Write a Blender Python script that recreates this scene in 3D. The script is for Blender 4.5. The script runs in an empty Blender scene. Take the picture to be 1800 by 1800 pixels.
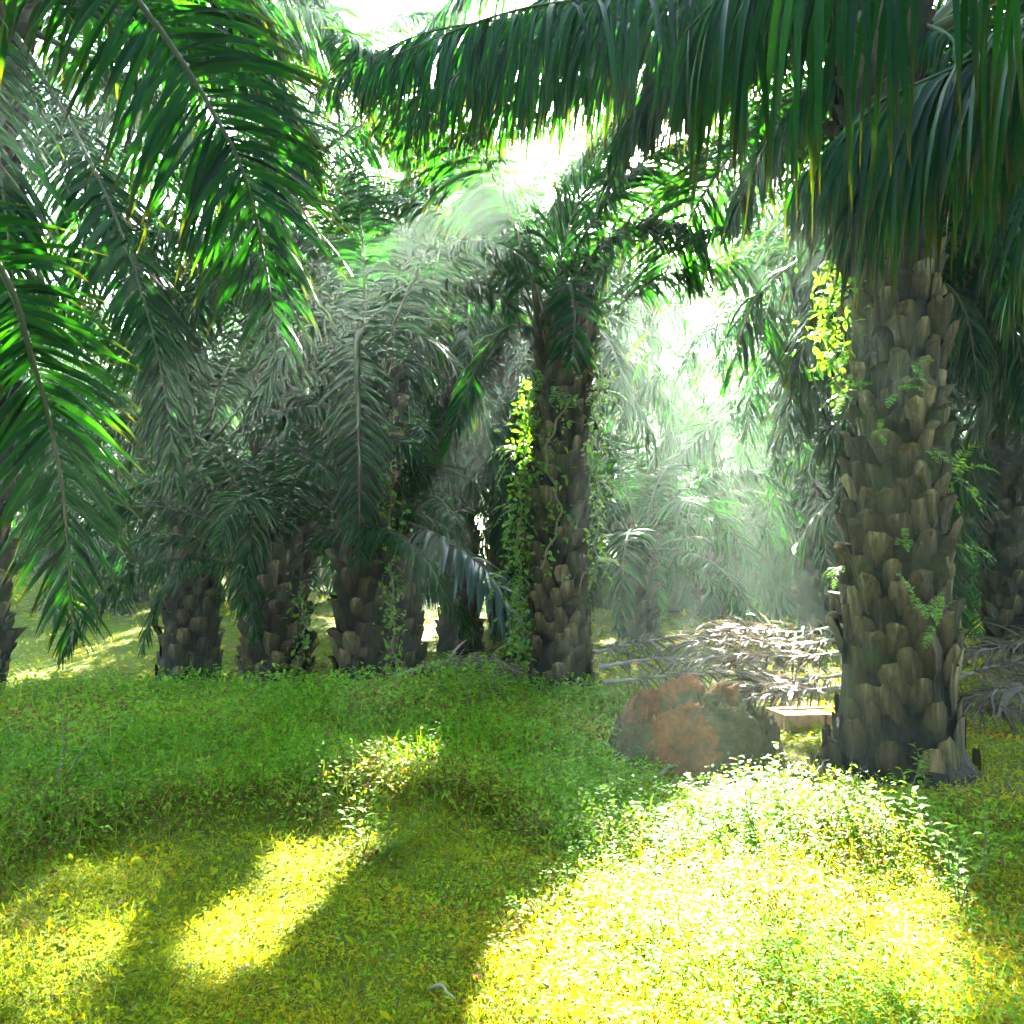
import bpy, math, random
import numpy as np
from mathutils import Vector, Matrix, noise

R = math.radians
sc = bpy.context.scene
COL = sc.collection

# ------------------------------------------------------------------ camera
CAM_H, PITCH, FPX = 1.3, R(3.67), 1559.0
cam = bpy.data.cameras.new('camera')
cam.sensor_width = 36.0
cam.lens = 36.0 * FPX / 1800.0
cam.clip_start, cam.clip_end = 0.05, 600
cam_o = bpy.data.objects.new('camera', cam)
cam_o.location = (0, 0, CAM_H)
cam_o.rotation_euler = (R(90) + PITCH, 0, 0)
COL.objects.link(cam_o)
sc.camera = cam_o


def ray(x, y):
    a, b = (x - 900) / FPX, (900 - y) / FPX
    return np.array([a, math.cos(PITCH) - b * math.sin(PITCH), math.sin(PITCH) + b * math.cos(PITCH)])


def px(x, y, d):
    """A photo pixel (1800 grid) seen at depth d (metres along +Y)."""
    v = ray(x, y)
    return v * (d / v[1]) + np.array([0, 0, CAM_H])


# ------------------------------------------------------------------ light
SUN = ray(1130, 130)
SUN /= np.linalg.norm(SUN)
SUN_EL, SUN_AZ = math.asin(SUN[2]), math.atan2(SUN[0], SUN[1])
w = bpy.data.worlds.new('World')
sc.world = w
w.use_nodes = True
nt = w.node_tree
bg = nt.nodes['Background']
sky = nt.nodes.new('ShaderNodeTexSky')
sky.sky_type = 'NISHITA'
sky.sun_disc = False
sky.sun_elevation = SUN_EL
sky.sun_rotation = SUN_AZ
sky.air_density, sky.dust_density, sky.ozone_density = 1.0, 2.0, 1.0
nt.links.new(sky.outputs[0], bg.inputs[0])
bg.inputs[1].default_value = 0.05
sl = bpy.data.lights.new('sun', 'SUN')
sl.energy, sl.angle, sl.color = 5.0, R(0.5), (1.0, 0.94, 0.80)
so = bpy.data.objects.new('sun', sl)
so.rotation_euler = Vector(SUN).to_track_quat('Z', 'Y').to_euler()
so.location = tuple(SUN * 60)
COL.objects.link(so)
sc.view_settings.view_transform = 'Standard'
sc.view_settings.look = 'None'
sc.view_settings.gamma = 1.0
sc.view_settings.exposure = 5.8
cy = sc.cycles
cy.max_bounces, cy.diffuse_bounces, cy.glossy_bounces = 6, 3, 2
cy.transmission_bounces, cy.volume_bounces, cy.transparent_max_bounces = 4, 0, 4
cy.caustics_reflective = cy.caustics_refractive = False
cy.sample_clamp_indirect = 6
cy.use_denoising = True
cy.use_adaptive_sampling = True
cy.adaptive_threshold = 0.02


# ------------------------------------------------------------------ helpers
def sstep(a, b, v):
    t = np.clip((v - a) / (b - a), 0, 1)
    return t * t * (3 - 2 * t)


def tag(o, label=None, cat=None, group=None, kind=None):
    if label: o['label'] = label
    if cat: o['category'] = cat
    if group: o['group'] = group
    if kind: o['kind'] = kind
    return o


def mesh_np(name, verts, faces, mat=None, attrs=None, smooth=True):
    """faces: (M,4) or (M,3) int array."""
    me = bpy.data.meshes.new(name)
    verts = np.asarray(verts, np.float32).reshape(-1, 3)
    faces = np.asarray(faces, np.int32)
    M, n = faces.shape
    me.vertices.add(len(verts))
    me.vertices.foreach_set('co', verts.ravel())
    me.loops.add(M * n)
    me.loops.foreach_set('vertex_index', faces.ravel())
    me.polygons.add(M)
    me.polygons.foreach_set('loop_start', np.arange(0, M * n, n, dtype=np.int32))
    me.update(calc_edges=True)
    me.validate()
    me.polygons.foreach_set('use_smooth', np.full(len(me.polygons), smooth))
    for k, v in (attrs or {}).items():
        a = me.attributes.new(k, 'FLOAT', 'POINT')
        a.data.foreach_set('value', np.asarray(v, np.float32).ravel())
    if mat: me.materials.append(mat)
    return me


def link(name, me, parent=None, loc=None):
    o = bpy.data.objects.new(name, me)
    COL.objects.link(o)
    if parent: o.parent = parent
    if loc is not None: o.location = tuple(float(c) for c in loc)
    return o


def empty(name, loc):
    return link(name, None, None, loc)


def norm(a):
    return a / np.maximum(np.linalg.norm(a, axis=-1, keepdims=True), 1e-9)


def hgt(x, y):
    """Ground height."""
    x, y = np.asarray(x, float), np.asarray(y, float)
    z = 0.02 * np.sin(x * 1.3 + y * .7) + 0.015 * np.sin(x * 2.9 - y * 1.9 + 1) + 0.008 * np.sin(x * 6.1 + y * 5.3)
    left = 1 - sstep(-0.6, 1.2, x)
    bank = sstep(4.1, 4.7, y + 0.25 * np.sin(x * 2.1)) * (1 - sstep(8.2, 9.8, y))
    z = z + left * bank * 0.10
    z = z - left * sstep(8.6, 10.5, y) * (1 - sstep(14, 20, y)) * 0.30
    z = z + sstep(1, 7, -x - 0.12 * y + 1.5) * sstep(12, 34, y) * 1.9
    z = z + sstep(30, 70, y) * 1.2
    m = np.exp(-(((x + 0.75) / 0.8) ** 2 + ((y - 8.6) / 0.5) ** 2))
    return z + 0.16 * m


def gpt(x, y):
    """Ground point under a photo pixel."""
    v = ray(x, y)
    t = 1.3 / max(-v[2], 0.01)
    for _ in range(30):
        p = v * t
        h = float(hgt(p[0], p[1]))
        t = t + 0.6 * ((CAM_H + v[2] * t) - h) / max(-v[2], 0.03)
    p = v * t + np.array([0, 0, CAM_H])
    return np.array([p[0], p[1], float(hgt(p[0], p[1]))])


def on_ground(xp, d):
    p = px(xp, 1000, d)
    return np.array([p[0], d, float(hgt(p[0], d))])


def bare(x, y):
    """0..1: trodden bare soil round the mound, the thick trunk and in worn patches."""
    x, y = np.asarray(x, float), np.asarray(y, float)
    wob = .35 * np.sin(x * 4.3 + y * 2.1) + .25 * np.sin(x * 9.1 - y * 6.7)
    a = np.exp(-(((x - 2.0) / 1.15) ** 2 + ((y - 5.75) / .55) ** 2) * (1 + wob))
    b = np.exp(-(((x + .1) / .5) ** 2 + ((y - 5.5) / .35) ** 2) * (1 + wob)) * .5
    c = np.exp(-(((x - .9) / .8) ** 2 + ((y - 7.6) / .6) ** 2) * (1 + wob)) * .6
    return np.clip(1.15 * a + b + c, 0, 1)


# ------------------------------------------------------------------ materials
def new_mat(name):
    m = bpy.data.materials.new(name)
    m.use_nodes = True
    t = m.node_tree
    return m, t, t.nodes['Principled BSDF'], t.nodes['Material Output']


def ramp(t, stops, src=None):
    r = t.nodes.new('ShaderNodeValToRGB')
    e = r.color_ramp.elements
    while len(e) < len(stops): e.new(0.5)
    for i, (p, c) in enumerate(stops):
        e[i].position = p
        e[i].color = (*c, 1)
    if src is not None: t.links.new(src, r.inputs[0])
    return r.outputs[0]


def noise_tex(t, scale, detail=4, rough=0.6, co='Object'):
    tc = t.nodes.new('ShaderNodeTexCoord')
    n = t.nodes.new('ShaderNodeTexNoise')
    n.inputs['Scale'].default_value = scale
    n.inputs['Detail'].default_value = detail
    n.inputs['Roughness'].default_value = rough
    t.links.new(tc.outputs[co], n.inputs['Vector'])
    return n.outputs['Fac']


def mixc(t, fac, a, b, mode='MIX'):
    m = t.nodes.new('ShaderNodeMix')
    m.data_type = 'RGBA'
    m.blend_type = mode
    for s, v in ((0, fac), (6, a), (7, b)):
        if hasattr(v, 'is_output'): t.links.new(v, m.inputs[s])
        elif s == 0: m.inputs[0].default_value = v
        else: m.inputs[s].default_value = (*v, 1)
    return m.outputs[2]


def bump(t, p, h, strength=0.5, dist=0.02):
    b = t.nodes.new('ShaderNodeBump')
    b.inputs['Strength'].default_value = strength
    b.inputs['Distance'].default_value = dist
    t.links.new(h, b.inputs['Height'])
    t.links.new(b.outputs[0], p.inputs['Normal'])


def leaf_mat(name, stops, tip=None, rough=0.38, trans=0.4, boost=(2.2, 2.2, 1.2), spec=0.5):
    m, t, p, out = new_mat(name)
    at = t.nodes.new('ShaderNodeAttribute'); at.attribute_name = 'rnd'
    c = ramp(t, stops, at.outputs['Fac'])
    if tip:
        a2 = t.nodes.new('ShaderNodeAttribute'); a2.attribute_name = 'tipw'
        f = ramp(t, [(0.72, (0, 0, 0)), (1.0, (.8, .8, .8))], a2.outputs['Fac'])
        c = mixc(t, f, c, tip)
    t.links.new(c, p.inputs['Base Color'])
    p.inputs['Roughness'].default_value = rough
    p.inputs['Specular IOR Level'].default_value = spec
    tr = t.nodes.new('ShaderNodeBsdfTranslucent')
    t.links.new(mixc(t, 1.0, c, boost, 'MULTIPLY'), tr.inputs[0])
    mx = t.nodes.new('ShaderNodeMixShader'); mx.inputs[0].default_value = trans
    t.links.new(p.outputs[0], mx.inputs[1]); t.links.new(tr.outputs[0], mx.inputs[2])
    t.links.new(mx.outputs[0], out.inputs[0])
    return m


M = {}
M['palm_leaf'] = leaf_mat('palm_leaf', [(0, (.0008, .010, .0024)), (.5, (.0024, .032, .006)), (1, (.008, .064, .008))], tip=(.022, .022, .002), rough=.40, trans=.38, boost=(4.2, 2.9, .25), spec=.04)
M['silver_leaf'] = leaf_mat('silver_leaf', [(0, (.008, .030, .020)), (1, (.035, .085, .060))], rough=.34, trans=.3, boost=(1.2, 1.2, 1.0), spec=.5)  # palm leaf with reflected sky light put into its paler, bluer colour
M['weed_leaf'] = leaf_mat('weed_leaf', [(0, (.035, .13, .004)), (.6, (.11, .27, .012)), (.88, (.20, .30, .016)), (1, (.12, .07, .025))], rough=.6, trans=.4, boost=(2.2, 1.6, .5), spec=.05)
M['lawn_leaf'] = leaf_mat('lawn_leaf', [(0, (.05, .035, .014)), (.16, (.06, .10, .004)), (.5, (.15, .235, .009)), (.85, (.30, .26, .010)), (1, (.20, .14, .03))], rough=.8, trans=.35, boost=(2.2, 1.45, .5), spec=.04)
M['fern_leaf'] = leaf_mat('fern_leaf', [(0, (.035, .13, .006)), (.6, (.075, .21, .007)), (1, (.16, .25, .008))], rough=.45, trans=.45, boost=(1.8, 1.6, .8))
M['dry_leaf'] = leaf_mat('dry_leaf', [(0, (.025, .017, .011)), (.5, (.080, .058, .042)), (1, (.17, .135, .10))], rough=.6, trans=.2, boost=(1.2, 1.1, 1.0), spec=.3)

m, t, p, _ = new_mat('rachis_green'); M['rachis'] = m
t.links.new(ramp(t, [(.3, (.018, .034, .006)), (.7, (.06, .065, .018))], noise_tex(t, 3)), p.inputs['Base Color']); p.inputs['Roughness'].default_value = .5; p.inputs['Specular IOR Level'].default_value = .2
m, t, p, _ = new_mat('rachis_dry'); M['rachis_dry'] = m
t.links.new(ramp(t, [(0.3, (.07, .05, .035)), (.7, (.2, .165, .125))], noise_tex(t, 6)), p.inputs['Base Color']); p.inputs['Roughness'].default_value = .7
m, t, p, _ = new_mat('plant_stem'); M['stem'] = m
t.links.new(ramp(t, [(0.3, (.06, .08, .02)), (.7, (.10, .07, .03))], noise_tex(t, 9)), p.inputs['Base Color']); p.inputs['Roughness'].default_value = .6

m, t, p, _ = new_mat('palm_bark'); M['bark'] = m
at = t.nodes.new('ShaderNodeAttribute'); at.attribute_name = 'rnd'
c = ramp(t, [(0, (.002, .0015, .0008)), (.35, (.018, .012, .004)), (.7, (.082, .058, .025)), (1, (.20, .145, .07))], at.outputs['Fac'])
mp = t.nodes.new('ShaderNodeMapping'); mp.inputs['Scale'].default_value = (34, 34, 5)
tcb = t.nodes.new('ShaderNodeTexCoord'); t.links.new(tcb.outputs['Object'], mp.inputs[0])
fib = t.nodes.new('ShaderNodeTexNoise'); fib.inputs['Scale'].default_value = 1; fib.inputs['Detail'].default_value = 6; t.links.new(mp.outputs[0], fib.inputs['Vector'])
c = mixc(t, ramp(t, [(.36, (.3, .3, .3)), (.6, (1, 1, 1))], fib.outputs['Fac']), (.012, .008, .004), c)
c = mixc(t, ramp(t, [(.52, (0, 0, 0)), (.68, (.7, .7, .7))], noise_tex(t, 2.6, 5)), c, (.028, .040, .008))
t.links.new(c, p.inputs['Base Color']); p.inputs['Roughness'].default_value = .85
p.inputs['Specular IOR Level'].default_value = .2
bump(t, p, fib.outputs['Fac'], 1.0, .02)

m, t, p, _ = new_mat('ground_soil'); M['ground'] = m
c = ramp(t, [(.32, (.045, .032, .018)), (.46, (.07, .09, .008)), (.6, (.11, .16, .006)), (.8, (.17, .20, .007))], noise_tex(t, 1.1, 8, .75))
c2 = ramp(t, [(.32, (.05, .035, .015)), (.5, (.10, .15, .006)), (.75, (.18, .21, .007))], noise_tex(t, 22, 6, .7))
c = mixc(t, .55, c, c2)
at = t.nodes.new('ShaderNodeAttribute'); at.attribute_name = 'bare'
c = mixc(t, at.outputs['Fac'], c, ramp(t, [(.3, (.035, .022, .012)), (.7, (.11, .075, .042))], noise_tex(t, 18, 8, .75)))
t.links.new(c, p.inputs['Base Color']); p.inputs['Roughness'].default_value = .95
p.inputs['Specular IOR Level'].default_value = .1
bump(t, p, noise_tex(t, 40, 6, .7), .8, .03)

m, t, p, _ = new_mat('termite_clay'); M['clay'] = m
at = t.nodes.new('ShaderNodeAttribute'); at.attribute_name = 'moss'
clay = ramp(t, [(.3, (.08, .032, .009)), (.7, (.26, .10, .025))], noise_tex(t, 9, 6, .7))
moss = ramp(t, [(.3, (.030, .034, .012)), (.7, (.085, .085, .022))], noise_tex(t, 13, 6, .7))
a1 = t.nodes.new('ShaderNodeMath'); a1.operation = 'ADD'
t.links.new(at.outputs['Fac'], a1.inputs[0]); t.links.new(noise_tex(t, 11, 10, .8), a1.inputs[1])
t.links.new(mixc(t, ramp(t, [(.78, (0, 0, 0)), (1.0, (.85, .85, .85))], a1.outputs[0]), clay, moss), p.inputs['Base Color'])
p.inputs['Roughness'].default_value = .95
bump(t, p, noise_tex(t, 30, 8, .7), .9, .03)

for nm, a, b in (('orange_wood', (.26, .12, .025), (.38, .20, .05)), ('grey_wood', (.09, .08, .05), (.16, .15, .11))):
    m, t, p, _ = new_mat(nm); M[nm] = m
    t.links.new(ramp(t, [(.25, tuple(q * .3 for q in a)), (.45, a), (.7, b)], noise_tex(t, 14, 8, .75)), p.inputs['Base Color']); p.inputs['Roughness'].default_value = .8

# ------------------------------------------------------------------ gaps in the canopy (seen from the sun)
SU = norm(np.cross(SUN, [0, 0, 1.0])); SV = np.cross(SU, SUN)


def uv(p):
    p = np.asarray(p)
    return np.stack([p @ SU, p @ SV], -1), p @ SUN


GAPS = []        # (polygon in sun uv, smallest depth along the sun, share removed)


def gap_poly(pix, share=1.0):
    pts = np.array([gpt(*q) for q in pix])
    u, d = uv(pts)
    GAPS.append((u, float(d.min()) + 0.6, share, u.min(0), u.max(0)))


def gap_disc(p, r, share=1.0, lift=0.25):
    u, d = uv(np.asarray(p))
    a = np.linspace(0, 2 * math.pi, 13)[:-1]
    poly = u + r * np.stack([np.cos(a), np.sin(a)], -1)
    GAPS.append((poly, float(d) + lift, share, poly.min(0), poly.max(0)))


def in_poly(q, poly):
    x, y = q[..., 0], q[..., 1]
    r = np.zeros(x.shape, bool)
    n = len(poly)
    for i in range(n):
        x0, y0 = poly[i]; x1, y1 = poly[(i + 1) % n]
        c = ((y0 > y) != (y1 > y)) & (x < (x1 - x0) * (y - y0) / (y1 - y0 + 1e-12) + x0)
        r ^= c
    return r


gap_poly([(1250, 1450), (1330, 1400), (1460, 1430), (1500, 1560), (1620, 1690), (1690, 1850), (790, 1850), (880, 1680), (1020, 1620), (1060, 1540), (1180, 1500)], .985)
gap_poly([(1520, 1480), (1640, 1420), (1740, 1560), (1700, 1640), (1560, 1600)], .95)
gap_poly([(575, 1440), (640, 1395), (728, 1440), (708, 1530), (570, 1655), (425, 1740), (320, 1755), (400, 1620), (445, 1555), (525, 1490)], 1.0)
gap_poly([(-60, 1570), (120, 1520), (260, 1540), (250, 1600), (240, 1680), (100, 1740), (-60, 1800)], .8)
gap_poly([(560, 1240), (600, 1215), (620, 1230), (585, 1262)], .9)
gap_poly([(1180, 1240), (1300, 1160), (1480, 1150), (1480, 1250), (1250, 1260)], .6)
gap_poly([(60, 1150), (200, 1130), (260, 1180), (120, 1210)], .4)
gap_poly([(1360, 1275), (1460, 1270), (1450, 1300), (1370, 1310)], .9)
for (xx, yy, dd, rr) in ((928, 680, 9.6, .3), (915, 800, 9.6, .22),
                         (1455, 540, 5.8, .22), (1455, 640, 5.8, .2), (660, 440, 10.4, .35), (1465, 960, 5.8, .15)):
    gap_disc(px(xx, yy, dd), rr, .9)


# ------------------------------------------------------------------ leaves
PROF_PALM = np.array([.45, .95, 1.0, .85, .55, .06])
PROF_BROAD = np.array([.12, .8, 1.0, .62, .05])


def strips(B, D, W, length, width, droop, K, prof, fold=0.0):
    """Rows of narrow leaf strips: base points B, start directions D, width directions W."""
    N = len(B)
    length, width, droop = (np.broadcast_to(np.asarray(q, float), (N,)) for q in (length, width, droop))
    pf = np.interp(np.linspace(0, 1, K + 1), np.linspace(0, 1, len(prof)), prof)
    C = 3 if fold else 2
    V = np.zeros((N, K + 1, C, 3))
    P, d = B.copy(), norm(D)
    for k in range(K + 1):
        wd = norm(W - (W * d).sum(-1, keepdims=True) * d)
        h = wd * (width * pf[k] * .5)[:, None]
        V[:, k, 0] = P - h
        V[:, k, -1] = P + h
        if fold:
            V[:, k, 1] = P - np.cross(wd, d) * (width * pf[k] * fold)[:, None]
        P = P + d * (length / K)[:, None]
        d = norm(d + np.array([0, 0, -1.0]) * droop[:, None])
    return V


def strip_mesh(name, V, rnd, mat):
    N, K1, C, _ = V.shape
    idx = np.arange(N * K1 * C).reshape(N, K1, C)
    F = []
    for c in range(C - 1):
        F.append(np.stack([idx[:, :-1, c], idx[:, :-1, c + 1], idx[:, 1:, c + 1], idx[:, 1:, c]], -1).reshape(-1, 4))
    rr = np.repeat(rnd, K1 * C)
    tw = np.tile(np.repeat(np.linspace(0, 1, K1), C), N)
    return mesh_np(name, V.reshape(-1, 3), np.concatenate(F), mat, {'rnd': rr, 'tipw': tw})


def catmull(pts, n):
    pts = np.asarray(pts, float)
    P = np.vstack([2 * pts[0] - pts[1], pts, 2 * pts[-1] - pts[-2]])
    L = len(pts) - 1
    o = []
    for s in np.linspace(0, L, n):
        i = min(int(s), L - 1); t = s - i
        a, b, c, d = P[i:i + 4]
        o.append(.5 * ((2 * b) + (c - a) * t + (2 * a - 5 * b + 4 * c - d) * t * t + (3 * b - a - 3 * c + d) * t ** 3))
    return np.array(o)


def tube(P, rad, sides=5, flat=1.0):
    P = np.asarray(P, float); n = len(P)
    T = norm(np.gradient(P, axis=0))
    ref = np.array([0, 0, 1.0]) if abs(T[:, 2]).mean() < .9 else np.array([1.0, 0, 0])
    A = norm(np.cross(T, ref)); Bv = np.cross(A, T)
    a = np.linspace(0, 2 * math.pi, sides + 1)[:-1]
    rad = np.broadcast_to(np.asarray(rad, float), (n,))
    V = P[:, None] + rad[:, None, None] * (np.cos(a)[None, :, None] * A[:, None] + flat * np.sin(a)[None, :, None] * Bv[:, None])
    idx = np.arange(n * sides).reshape(n, sides)
    nx = np.roll(idx, -1, 1)
    F = np.stack([idx[:-1], nx[:-1], nx[1:], idx[1:]], -1).reshape(-1, 4)
    return V.reshape(-1, 3), F


def frond_geo(P, leaf, pairs, rng, S=None, ref=None, t0=.16, droop=.2, width=.045, K=4, fold=0, twist=0., r0=.04, lift=.25, fwd=(.3, .85), limp=.0, jit=.06):
    """A feather frond along the rachis P: leaflet strips plus rachis tube."""
    n = len(P)
    T = norm(np.gradient(P, axis=0))
    if S is not None:
        Sv = np.broadcast_to(np.asarray(S, float), (n, 3))
        Sv = norm(Sv - (Sv * T).sum(-1, keepdims=True) * T)
        U = np.cross(Sv, T)
        U = np.where((U[:, 2:3] < 0) & (np.abs(U[:, 2:3]) > .05), U, U)
    else:
        rf = np.asarray(ref, float)
        U = norm(rf - (T @ rf)[:, None] * T)
        Sv = np.cross(T, U)
    tt = np.linspace(0, 1, n)
    ang = twist * tt
    S2 = Sv * np.cos(ang)[:, None] + U * np.sin(ang)[:, None]
    U2 = U * np.cos(ang)[:, None] - Sv * np.sin(ang)[:, None]
    ts = np.repeat(np.linspace(t0, .995, pairs), 2) + rng.normal(0, .25 / pairs, pairs * 2)
    ts = np.clip(ts, t0, 1)
    ip = lambda A: np.stack([np.interp(ts, tt, A[:, k]) for k in range(3)], -1)
    B, Tt, Ss, Us = ip(P), norm(ip(T)), norm(ip(S2)), norm(ip(U2))
    sg = np.tile([1., -1.], pairs)
    u = (ts - t0) / (1 - t0)
    ln = leaf * np.interp(u, [0, .12, .4, .65, .88, 1], [.45, .85, 1, .92, .6, .32]) * rng.uniform(.78, 1.12, len(u)) * np.where(rng.random(len(u)) < .07, .6, 1)
    ca = np.interp(u, [0, 1], fwd) + rng.normal(0, .07, len(u))
    el = lift * np.where(rng.random(len(u)) < .5, 1., -.35) + rng.normal(0, .13, len(u))
    D = rng.normal(0, jit, (len(u), 3)) + Ss * (sg * np.sqrt(np.maximum(1 - ca ** 2, .05)))[:, None] + Tt * ca[:, None] + Us * el[:, None]
    W = norm(Tt + rng.normal(0, .35, (len(u), 3)))
    if limp: D = norm(D) + np.array([0, 0, -limp])
    V = strips(B, D, W, ln, width * np.interp(u, [0, .3, .8, 1], [.7, 1, .8, .5]) * rng.uniform(.8, 1.15, len(u)), droop * rng.uniform(.6, 1.5, len(u)), K, PROF_PALM, fold)
    rnd = np.clip(rng.normal(.45, .22, len(u)), 0, 1)
    rad = r0 * np.interp(tt, [0, .15, .6, 1], [1.5, .8, .4, .1])
    return V, rnd, tube(P, rad, 5, .7)


def keep_mask(V, rng):
    """False for leaflets that stand in a canopy gap."""
    N = len(V)
    pts = V.mean(2)                                    # N,K+1,3
    q, dep = uv(pts)
    kill = np.zeros(N, bool)
    a_, b_ = q[..., 0], q[..., 1]
    qj = q + .13 * np.stack([np.sin(a_ * 9 + 3 * np.sin(b_ * 7)), np.sin(b_ * 11 + 3 * np.sin(a_ * 8))], -1)
    am, bm = a_.mean(1), b_.mean(1)
    clump = (np.sin(am * 6.1 + 2 * np.sin(bm * 5.3)) + np.sin(bm * 8.7 + 2 * np.sin(am * 4.1))) > 1.05
    for poly, dmin, share, lo, hi in GAPS:
        c = (q >= lo).all(-1) & (q <= hi).all(-1) & (dep > dmin)
        if not c.any(): continue
        hit = c & in_poly(qj, poly)
        kill |= hit.any(1) & (rng.random(N) < share * (1 - .75 * clump * (share < .995)))
    return ~kill


# ------------------------------------------------------------------ generic fronds
GR = np.random.default_rng(11)
ELEV = [82, 70, 58, 46, 34, 20, 4, -16, -36, -54]
VARIANTS = []
for e0 in ELEV:
    for s in range(2):
        L, n = 5.0, 26
        st = np.linspace(0, 1, n)
        e1 = max(e0 - 105 - GR.uniform(-12, 12), -86)
        an = np.radians(e0 + (e1 - e0) * st ** 1.35)
        stp = L / (n - 1)
        X = np.concatenate([[0], np.cumsum(np.cos(an[:-1]) * stp)])
        Z = np.concatenate([[0], np.cumsum(np.sin(an[:-1]) * stp)])
        Y = .22 * GR.normal() * st ** 2 * L * .3
        P = np.stack([X, Y, Z], -1)
        V, rn, tb = frond_geo(P, .9, 104, GR, S=(0, 1, 0), droop=.26, twist=GR.uniform(-.7, .7), width=.055, limp=.15)
        VARIANTS.append(dict(e0=e0, V=V, rnd=rn, leaf=strip_mesh('frond', V, rn, M['palm_leaf']),
                             rach=mesh_np('rachis', tb[0], tb[1], M['rachis']), tbV=tb[0]))


def add_frond(root, v, off, az, scale, rng, roll=0.):
    """A generic frond of a palm; a frond in the way of a sunbeam gets a mesh without those leaflets."""
    mat = Matrix.Translation(Vector(off)) @ Matrix.Rotation(az, 4, 'Z') @ Matrix.Rotation(roll, 4, 'X') @ Matrix.Scale(scale, 4)
    A = np.array(mat)
    Wp = v['V'] @ A[:3, :3].T + A[:3, 3] + np.array(root.location)
    k = keep_mask(Wp, rng)
    if k.mean() < .4: return
    me = v['leaf'] if k.all() else strip_mesh('frond', v['V'][k], v['rnd'][k], M['palm_leaf'])
    o = link('frond', me, root); o.matrix_local = mat
    link('rachis', v['rach'], o)


def hero_frond(root, pts, leaf, pairs, seed, ref=(0, -.6, .8), width=.045, K=5, fold=.18, carve=True, mat='palm_leaf', n=40, **kw):
    """A frond of its own shape through given world points."""
    rng = np.random.default_rng(seed)
    P = catmull(pts, n)
    V, rn, tb = frond_geo(P, leaf, pairs, rng, ref=ref, width=width, K=K, fold=fold, **kw)
    if carve:
        k = keep_mask(V, rng); V, rn = V[k], rn[k]
    o0 = np.array(root.location) if root is not None else P[0]
    o = link('frond', strip_mesh('frond', V - o0, rn, M[mat]), root)
    link('rachis', mesh_np('rachis', tb[0] - o0, tb[1], M['rachis' if mat != 'dry_leaf' else 'rachis_dry']), o)
    return o


# ------------------------------------------------------------------ trunks
def trunk_mesh(H, r0, r1, flare, nb, seed, lean=(0, 0), bw=.19, bh=.24, out=1.0, low=0.05):
    rng = np.random.default_rng(seed)

    def rad(z):
        u = np.clip(z / H, 0, 1)
        return r1 + (r0 - r1) * (1 - u) ** 1.2 + flare * np.exp(-z / .28) + .02 * np.sin(z * 3 + seed)

    def cen(z):
        u = np.clip(z / H, 0, 1)
        return np.stack([lean[0] * u ** 1.5 + .03 * np.sin(z * 1.3 + seed), lean[1] * u ** 1.5 + 0 * z], -1)
    zs = np.concatenate([[-.4], np.linspace(0, H, int(H * 9))])
    a = np.linspace(0, 2 * math.pi, 25)[:-1]
    rr = rad(zs)[:, None] * (1 + .05 * np.sin(a * 3 + zs[:, None] * 2) + .03 * np.sin(a * 7 - zs[:, None] * 5))
    c = cen(zs)
    V = np.stack([c[:, None, 0] + rr * np.cos(a), c[:, None, 1] + rr * np.sin(a), np.broadcast_to(zs[:, None], rr.shape)], -1)
    idx = np.arange(V.shape[0] * 24).reshape(-1, 24); nx = np.roll(idx, -1, 1)
    F = [np.stack([idx[:-1], nx[:-1], nx[1:], idx[1:]], -1).reshape(-1, 4)]
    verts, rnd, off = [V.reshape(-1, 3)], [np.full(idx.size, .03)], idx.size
    # frond bases ("boots") in the palm's spiral
    rows = [(-.6, .10, -.02, .0), (-.28, .40, .0, .05), (.08, .50, .015, .085), (.38, .40, .05, .12), (.52, .22, .09, .14), (.44, .3, -.05, -.05)]
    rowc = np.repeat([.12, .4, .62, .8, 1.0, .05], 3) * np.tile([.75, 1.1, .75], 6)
    for i in range(nb):
        z = H * ((i + .5) / nb) ** .97
        if rng.random() < .06: continue
        f = np.clip((z - low) / .35, .25, 1)
        ang = i * 2.39996 + rng.normal(0, .06)
        zz = z + rng.normal(0, .02)
        rz, cc = float(rad(zz)), cen(np.array(zz))
        top = np.clip((zz / H - .75) / .25, 0, 1)
        w_, h_ = bw * rng.uniform(.75, 1.15) * (1 - .25 * top), bh * rng.uniform(.8, 1.25) * (1 + .5 * top)
        tilt = rng.normal(0, .16); o_ = out * rng.uniform(.45, 1.35) * f * (1 + .2 * top)
        nrm = np.array([math.cos(ang), math.sin(ang), 0]); tan = np.array([-math.sin(ang), math.cos(ang), 0])
        pts = []
        for (yy, xx, oe, oc) in rows:
            for s in (-1, 0, 1):
                x_ = s * xx * w_ * rng.uniform(.8, 1.15)
                y_ = yy * h_ * rng.uniform(.9, 1.1)
                x_, y_ = x_ * math.cos(tilt) - y_ * math.sin(tilt), x_ * math.sin(tilt) + y_ * math.cos(tilt)
                oo = (oc if s == 0 else oe) * o_ * rng.uniform(.7, 1.25) + (.012 if yy > -.5 else -.02)
                th = x_ / max(rz, .1)
                n2 = nrm * math.cos(th) + tan * math.sin(th)
                pts.append(np.array([cc[0], cc[1], zz + y_]) + n2 * (rz + oo))
        g = np.arange(18).reshape(6, 3) + off
        F.append(np.stack([g[:-1, :-1], g[:-1, 1:], g[1:, 1:], g[1:, :-1]], -1).reshape(-1, 4))
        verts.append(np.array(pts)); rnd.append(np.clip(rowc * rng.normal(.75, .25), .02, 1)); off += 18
    return mesh_np('trunk', np.concatenate(verts), np.concatenate(F), M['bark'], {'rnd': np.concatenate(rnd)}, smooth=False)


SHARED_TRUNK = {}


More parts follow.
